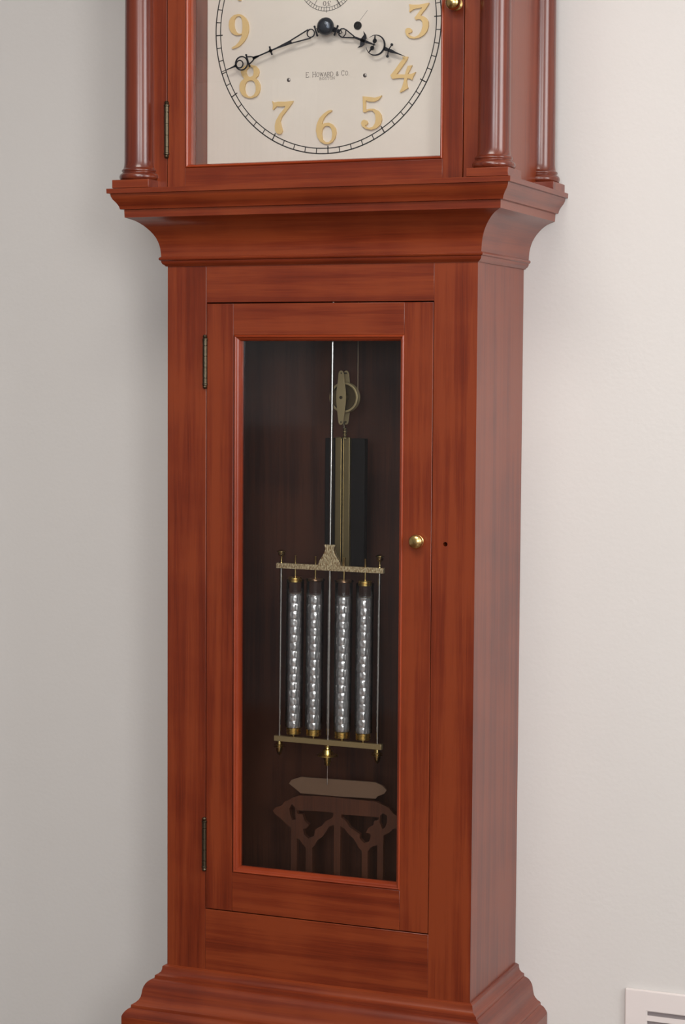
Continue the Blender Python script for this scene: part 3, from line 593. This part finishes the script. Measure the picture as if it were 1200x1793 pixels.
one(lambda b: b.lathe([(.0001, -.012), (.003, -.012), (.003, -.001), (.0098, -.001), (.0118, .0008), (.0122, .003), (.0115, .0056), (.0092, .0082), (.0060, .0098), (.0028, .0104), (.0001, .0105)], (HUB[0], .0180, HUB[1]), 'y', 36), 'hand_boss', simple('blued_boss', (.05, .06, .075), .25, .6, bump=.4, scale=350), dial, sharp=50)

# ------------------------------------------------------------------ pendulum
PY = .054; PX = .0026; PZ = 1.75; SW = -.0064
pend = empty('mercury_pendulum', (PX, PY, PZ), 'pendulum with four mercury filled glass jars in a brass frame', 'pendulum', rot=(0, math.atan(-SW), 0))
def pp(fn, name, mat, root=None, **k):
    """built in the pendulum's own frame: x across, z height above floor at rest"""
    b = MB(); fn(b); b.v = [(x, y, z - PZ) for x, y, z in b.v]
    o = b.build(name, mat, root or pend, **k); return o
pp(lambda b: b.tube((0, 0, .822), (0, 0, 1.75), .0024, 16), 'rod', NICKEL)
pp(lambda b: b.box(-.006, .006, -.0015, .0015, 1.745, 1.775), 'suspension', BRASS)
pp(lambda b: b.box(-.0815, .0815, -.0035, .0035, 1.0732, 1.0808), 'top_bar', ENGRAVED, bevel=.0004)
pp(lambda b: b.prism([[(-.0172, 1.0809), (.0172, 1.0809), (.0155, 1.0860), (.0125, 1.0910), (.0095, 1.0955), (.0075, 1.1000), (.0066, 1.1035), (.0070, 1.1065), (.0088, 1.1100),
                       (-.0088, 1.1100), (-.0070, 1.1065), (-.0066, 1.1035), (-.0075, 1.1000), (-.0095, 1.0955), (-.0125, 1.0910), (-.0155, 1.0860)]], -.0036, .0030), 'rod_bracket', ENGRAVED, bevel=.0004)
pp(lambda b: b.box(-.0822, .0822, -.0035, .0035, .8256, .8334), 'bottom_bar', BAR_BRASS, bevel=.0004)
for s_ in (-1, 1):
    x = s_ * .0748
    pp(lambda b: b.tube((x, 0, .8335), (x, 0, 1.0731), .0020, 14), 'side_rod', NICKEL)
    pp(lambda b: b.lathe([(.0001, 1.0809), (.0030, 1.0809), (.0028, 1.0822), (.0017, 1.0830), (.0015, 1.0870), (.0017, 1.0895), (.0040, 1.0908), (.0052, 1.0926), (.0052, 1.0944), (.0040, 1.0956),
                          (.0066, 1.0963), (.0066, 1.0974), (.0040, 1.0984), (.0022, 1.0996), (.0001, 1.1000)], (x, 0, 0), 'z', 20), 'finial', BRASS)
    pp(lambda b: b.lathe([(.0001, .8045), (.0012, .8062), (.0030, .8075), (.0043, .8110), (.0048, .8165), (.0084, .8172), (.0084, .8178), (.0050, .8184), (.0050, .8196), (.0078, .8202), (.0078, .8208), (.0044, .8214), (.0040, .8255), (.0001, .8255)][::1], (x, 0, 0), 'z', 20), 'drop_finial', BRASS)
pp(lambda b: b.lathe([(.0001, .7962), (.0034, .7965), (.0044, .8000), (.0056, .8075), (.0060, .8100), (.0155, .8106), (.0155, .8119), (.0080, .8126), (.0076, .8160), (.0066, .8195), (.0040, .8205), (.0036, .8225), (.0050, .8232), (.0050, .8250), (.0001, .8252)], (0, -.0010, 0), 'z', 32), 'rating_nut', BRASS_BRIGHT)
pp(lambda b: b.tube((0, -.001, .7962), (0, -.001, .7690), .0007, 8), 'pointer', NICKEL)
def jar(x, capped):
    j = pp(lambda b: b.lathe([(.0113, .8470), (.0125, .8480), (.0126, .8700), (.0126, 1.0500), (.0126, 1.0580)] + ([] if capped else [(.0140, 1.0592), (.0140, 1.0602), (.0128, 1.0606)]) + [(.0112, 1.0606 if not capped else 1.0582)], (x, 0, 0), 'z', 40), 'jar', JARGLASS)
    ph = rnd.uniform(0, 3)
    prof = [(.0001, .8470)]; n = 240
    for i in range(n + 1):
        z_ = .8470 + (1.0385 - .8470) * i / n; prof.append((.0101, z_))
    prof += [(.0085, 1.0392), (.0001, 1.0393)]
    def wob(t, h):
        k = h / .0112
        st = .5 + .5 * math.tanh(3.2 * sin(pi * k + ph)) * math.tanh(2.2 * cos(4 * t + ph * .7 + x * 40))
        row = math.floor(k + ph); fz = (k + ph) % 1.0; ft = (5 * t / (2 * pi) + .5 * (row % 2) + .13 * x * 100) % 1.0
        cell = (1 - (2 * fz - 1) ** 4) * (1 - (2 * ft - 1) ** 4); bump = ((row * 7 + int(5 * t / (2 * pi) + .5 * (row % 2)) * 13) % 5) / 5
        return .965 + .085 * cell * (.6 + .7 * bump) + .008 * sin(h * 731 + 7 * t + ph)
    pp(lambda b: b.lathe(prof, (x, 0, 0), 'z', 60, wob=wob), 'mercury', MERCURY, j, sharp=60)
    pp(lambda b: b.lathe([(.0001, .8378), (.0103, .8378), (.0108, .8384), (.0108, .8398), (.0102, .8402), (.0102, .8408), (.0108, .8412), (.0108, .8428), (.0102, .8432), (.0102, .8438), (.0108, .8442), (.0108, .8462), (.0100, .8468), (.0001, .8469)], (x, 0, 0), 'z', 32), 'base_cap', BRASS_BRIGHT, j)
    if capped:
        pp(lambda b: b.lathe([(.0001, 1.0545), (.0090, 1.0545), (.0098, 1.0550), (.0098, 1.0580), (.0092, 1.0584), (.0098, 1.0588), (.0098, 1.0612), (.0094, 1.0616), (.0001, 1.0617)], (x, 0, 0), 'z', 28), 'cap', BRASS_BRIGHT, j)
    else:
        pp(lambda b: b.lathe([(.0001, 1.0575), (.0105, 1.0575), (.0110, 1.0580), (.0110, 1.0600), (.0104, 1.0612), (.0001, 1.0613)], (x, 0, 0), 'z', 28), 'cap', simple('copper_cap', (.42, .24, .14), .3, .9), j)
    pp(lambda b: b.lathe([(.0001, 1.0613), (.0016, 1.0613), (.0016, 1.0731), (.0001, 1.0731)], (x, 0, 0), 'z', 12), 'pin', BRASS, j)
    pp(lambda b: b.lathe([(.0001, 1.0809), (.0017, 1.0809), (.0015, 1.0905), (.0020, 1.0915), (.0020, 1.0925), (.0001, 1.0928)], (x, 0, 0), 'z', 12), 'pin', BRASS, j)
    pp(lambda b: b.lathe([(.0001, .8335), (.0020, .8335), (.0020, .8377), (.0001, .8377)], (x, 0, 0), 'z', 12), 'foot', BRASS, j)
for x, c in ((-.0530, True), (-.0222, False), (.0214, False), (.0533, True)): jar(x, c)

# ------------------------------------------------------------------ driving weight on its pulley
wt = empty('driving_weight', (0, .115, 1.077), 'black rectangular clock weight with brass strip hanging from a brass pulley behind the pendulum', 'weight')
one(lambda b: b.box(-.0320, .0290, .1055, .118, 1.0760, 1.2578), 'body', IRON, wt, bevel=.001)
def f(b):
    b.box(-.0138, -.0036, .0985, .1054, 1.0740, 1.2598); b.box(-.0012, .0092, .0985, .1054, 1.0740, 1.2598)
one(f, 'brass_strip', BRASS_DULL, wt, bevel=.0012)
one(lambda b: (b.tube((-.0041, .0983, 1.0745), (-.0041, .0984, 1.2592), .00042, 8), b.tube((-.0007, .0983, 1.0745), (-.0007, .0984, 1.2592), .00042, 8)), 'edge_glint', BRASS, wt)  # added bright lines that stand in for highlights on the strip edges
one(lambda b: b.lathe([(.0001, 1.2580), (.0060, 1.2580), (.0060, 1.2592), (.0030, 1.2600), (.0020, 1.2612), (.0034, 1.2622), (.0034, 1.2634), (.0018, 1.2644), (.0018, 1.2658), (.0034, 1.2668), (.0034, 1.2682), (.0018, 1.2692), (.0018, 1.2706), (.0032, 1.2716), (.0026, 1.2730), (.0001, 1.2735)], (.0008, .1000, 0), 'z', 18), 'hook', BRASS_DULL, wt)
PLT = [(-.0040, 1.3500), (-.0026, 1.3530), (0, 1.3542), (.0026, 1.3530), (.0040, 1.3500), (.0056, 1.3350), (.0072, 1.3230), (.0074, 1.3160), (.0072, 1.3090), (.0056, 1.2960), (.0038, 1.2810), (.0026, 1.2782), (0, 1.2770), (-.0026, 1.2782), (-.0038, 1.2810), (-.0056, 1.2960), (-.0072, 1.3090), (-.0074, 1.3160), (-.0072, 1.3230), (-.0056, 1.3350)]
for y in (.0860, .1055):
    o = one(lambda b: b.prism([[(p[0], p[1]) for p in PLT][::-1], circle(0, 1.3502, .0011, 10), circle(0, 1.2812, .0011, 10)], y, y + .0016), 'pulley_plate', PLATE_BRASS, wt, bevel=.0003)
one(lambda b: b.lathe([(.0001, -.0205), (.0016, -.0205), (.0016, -.0003), (.0024, 0), (.0020, .0012), (.0001, .0014)], (0, .0860, 1.3160), 'y', 16), 'axle', BRASS_DARK, wt)
for z in (1.3502, 1.2812):
    one(lambda b: b.tube((0, .0870, z), (0, .1062, z), .0010, 8), 'spacer', BRASS_DARK, wt)
one(lambda b: b.tube((.0008, .0972, 1.2725), (.0003, .0970, 1.2815), .0014, 8), 'link', BRASS_DARK, wt)
R = .0212
one(lambda b: b.lathe([(.0020, -.0040), (R - .005, -.0040), (R - .0025, -.0050), (R, -.0052), (R, -.0042), (R - .0024, -.0006), (R - .0024, .0006), (R, .0042), (R, .0052), (R - .0018, .0050), (R - .0040, .0026), (.0070, .0020), (.0050, .0040), (.0020, .0042)], (.0018, .0968, 1.3160), 'y', 48), 'pulley_wheel', simple('shaded_wheel_brass', (.15, .11, .06), .34, .8), wt)  # web colour darkened to carry the shade between plate and wheel
one(lambda b: b.lathe([(R - .0026, -.0010), (R - .0026, -.0052), (R - .0010, -.0058), (R + .0003, -.0054), (R + .0003, -.0036), (R - .0022, -.0010)], (.0018, .0968, 1.3160), 'y', 48), 'wheel_rim', PLATE_BRASS, wt)
one(lambda b: b.lathe([(R - .0022, .0010), (R + .0003, .0036), (R + .0003, .0054), (R - .0010, .0058), (R - .0026, .0054), (R - .0028, .0010)], (.0018, .0968, 1.3160), 'y', 48), 'wheel_rim', PLATE_BRASS, wt)
def f(b):
    n = 16; pts = [Vector((.0018 + .0196 * cos(a), .0968, 1.316 + .0196 * sin(a))) for a in [-pi * .98 + pi * i / n for i in range(n + 1)]]
    for p, q in zip(pts, pts[1:]): b.tube(p, q, .0007, 6)
    b.tube((.0214, .0968, 1.316), (.0214, .0968, 1.72), .0007, 6); b.tube((-.0178, .0968, 1.316), (-.0178, .0968, 1.72), .0007, 6)
one(f, 'cord', simple('gut_cord', (.33, .24, .15), .6), wt)

# ------------------------------------------------------------------ fretwork stand with beat plate (fixed in the case)
outer = [(x, (.4585 if z < .64 else z)) for x, z in FRET[0]]
fret = one(lambda b: b.prism([outer] + FRET[1:], .083, .0900, 'z'), 'fretwork_stand', FRET_M, clock, sharp=30, bevel=0)
one(lambda b: b.prism([PLAQUE], .0795, .0829, 'x'), 'beat_plate', PLAQUE_M, fret, sharp=30)
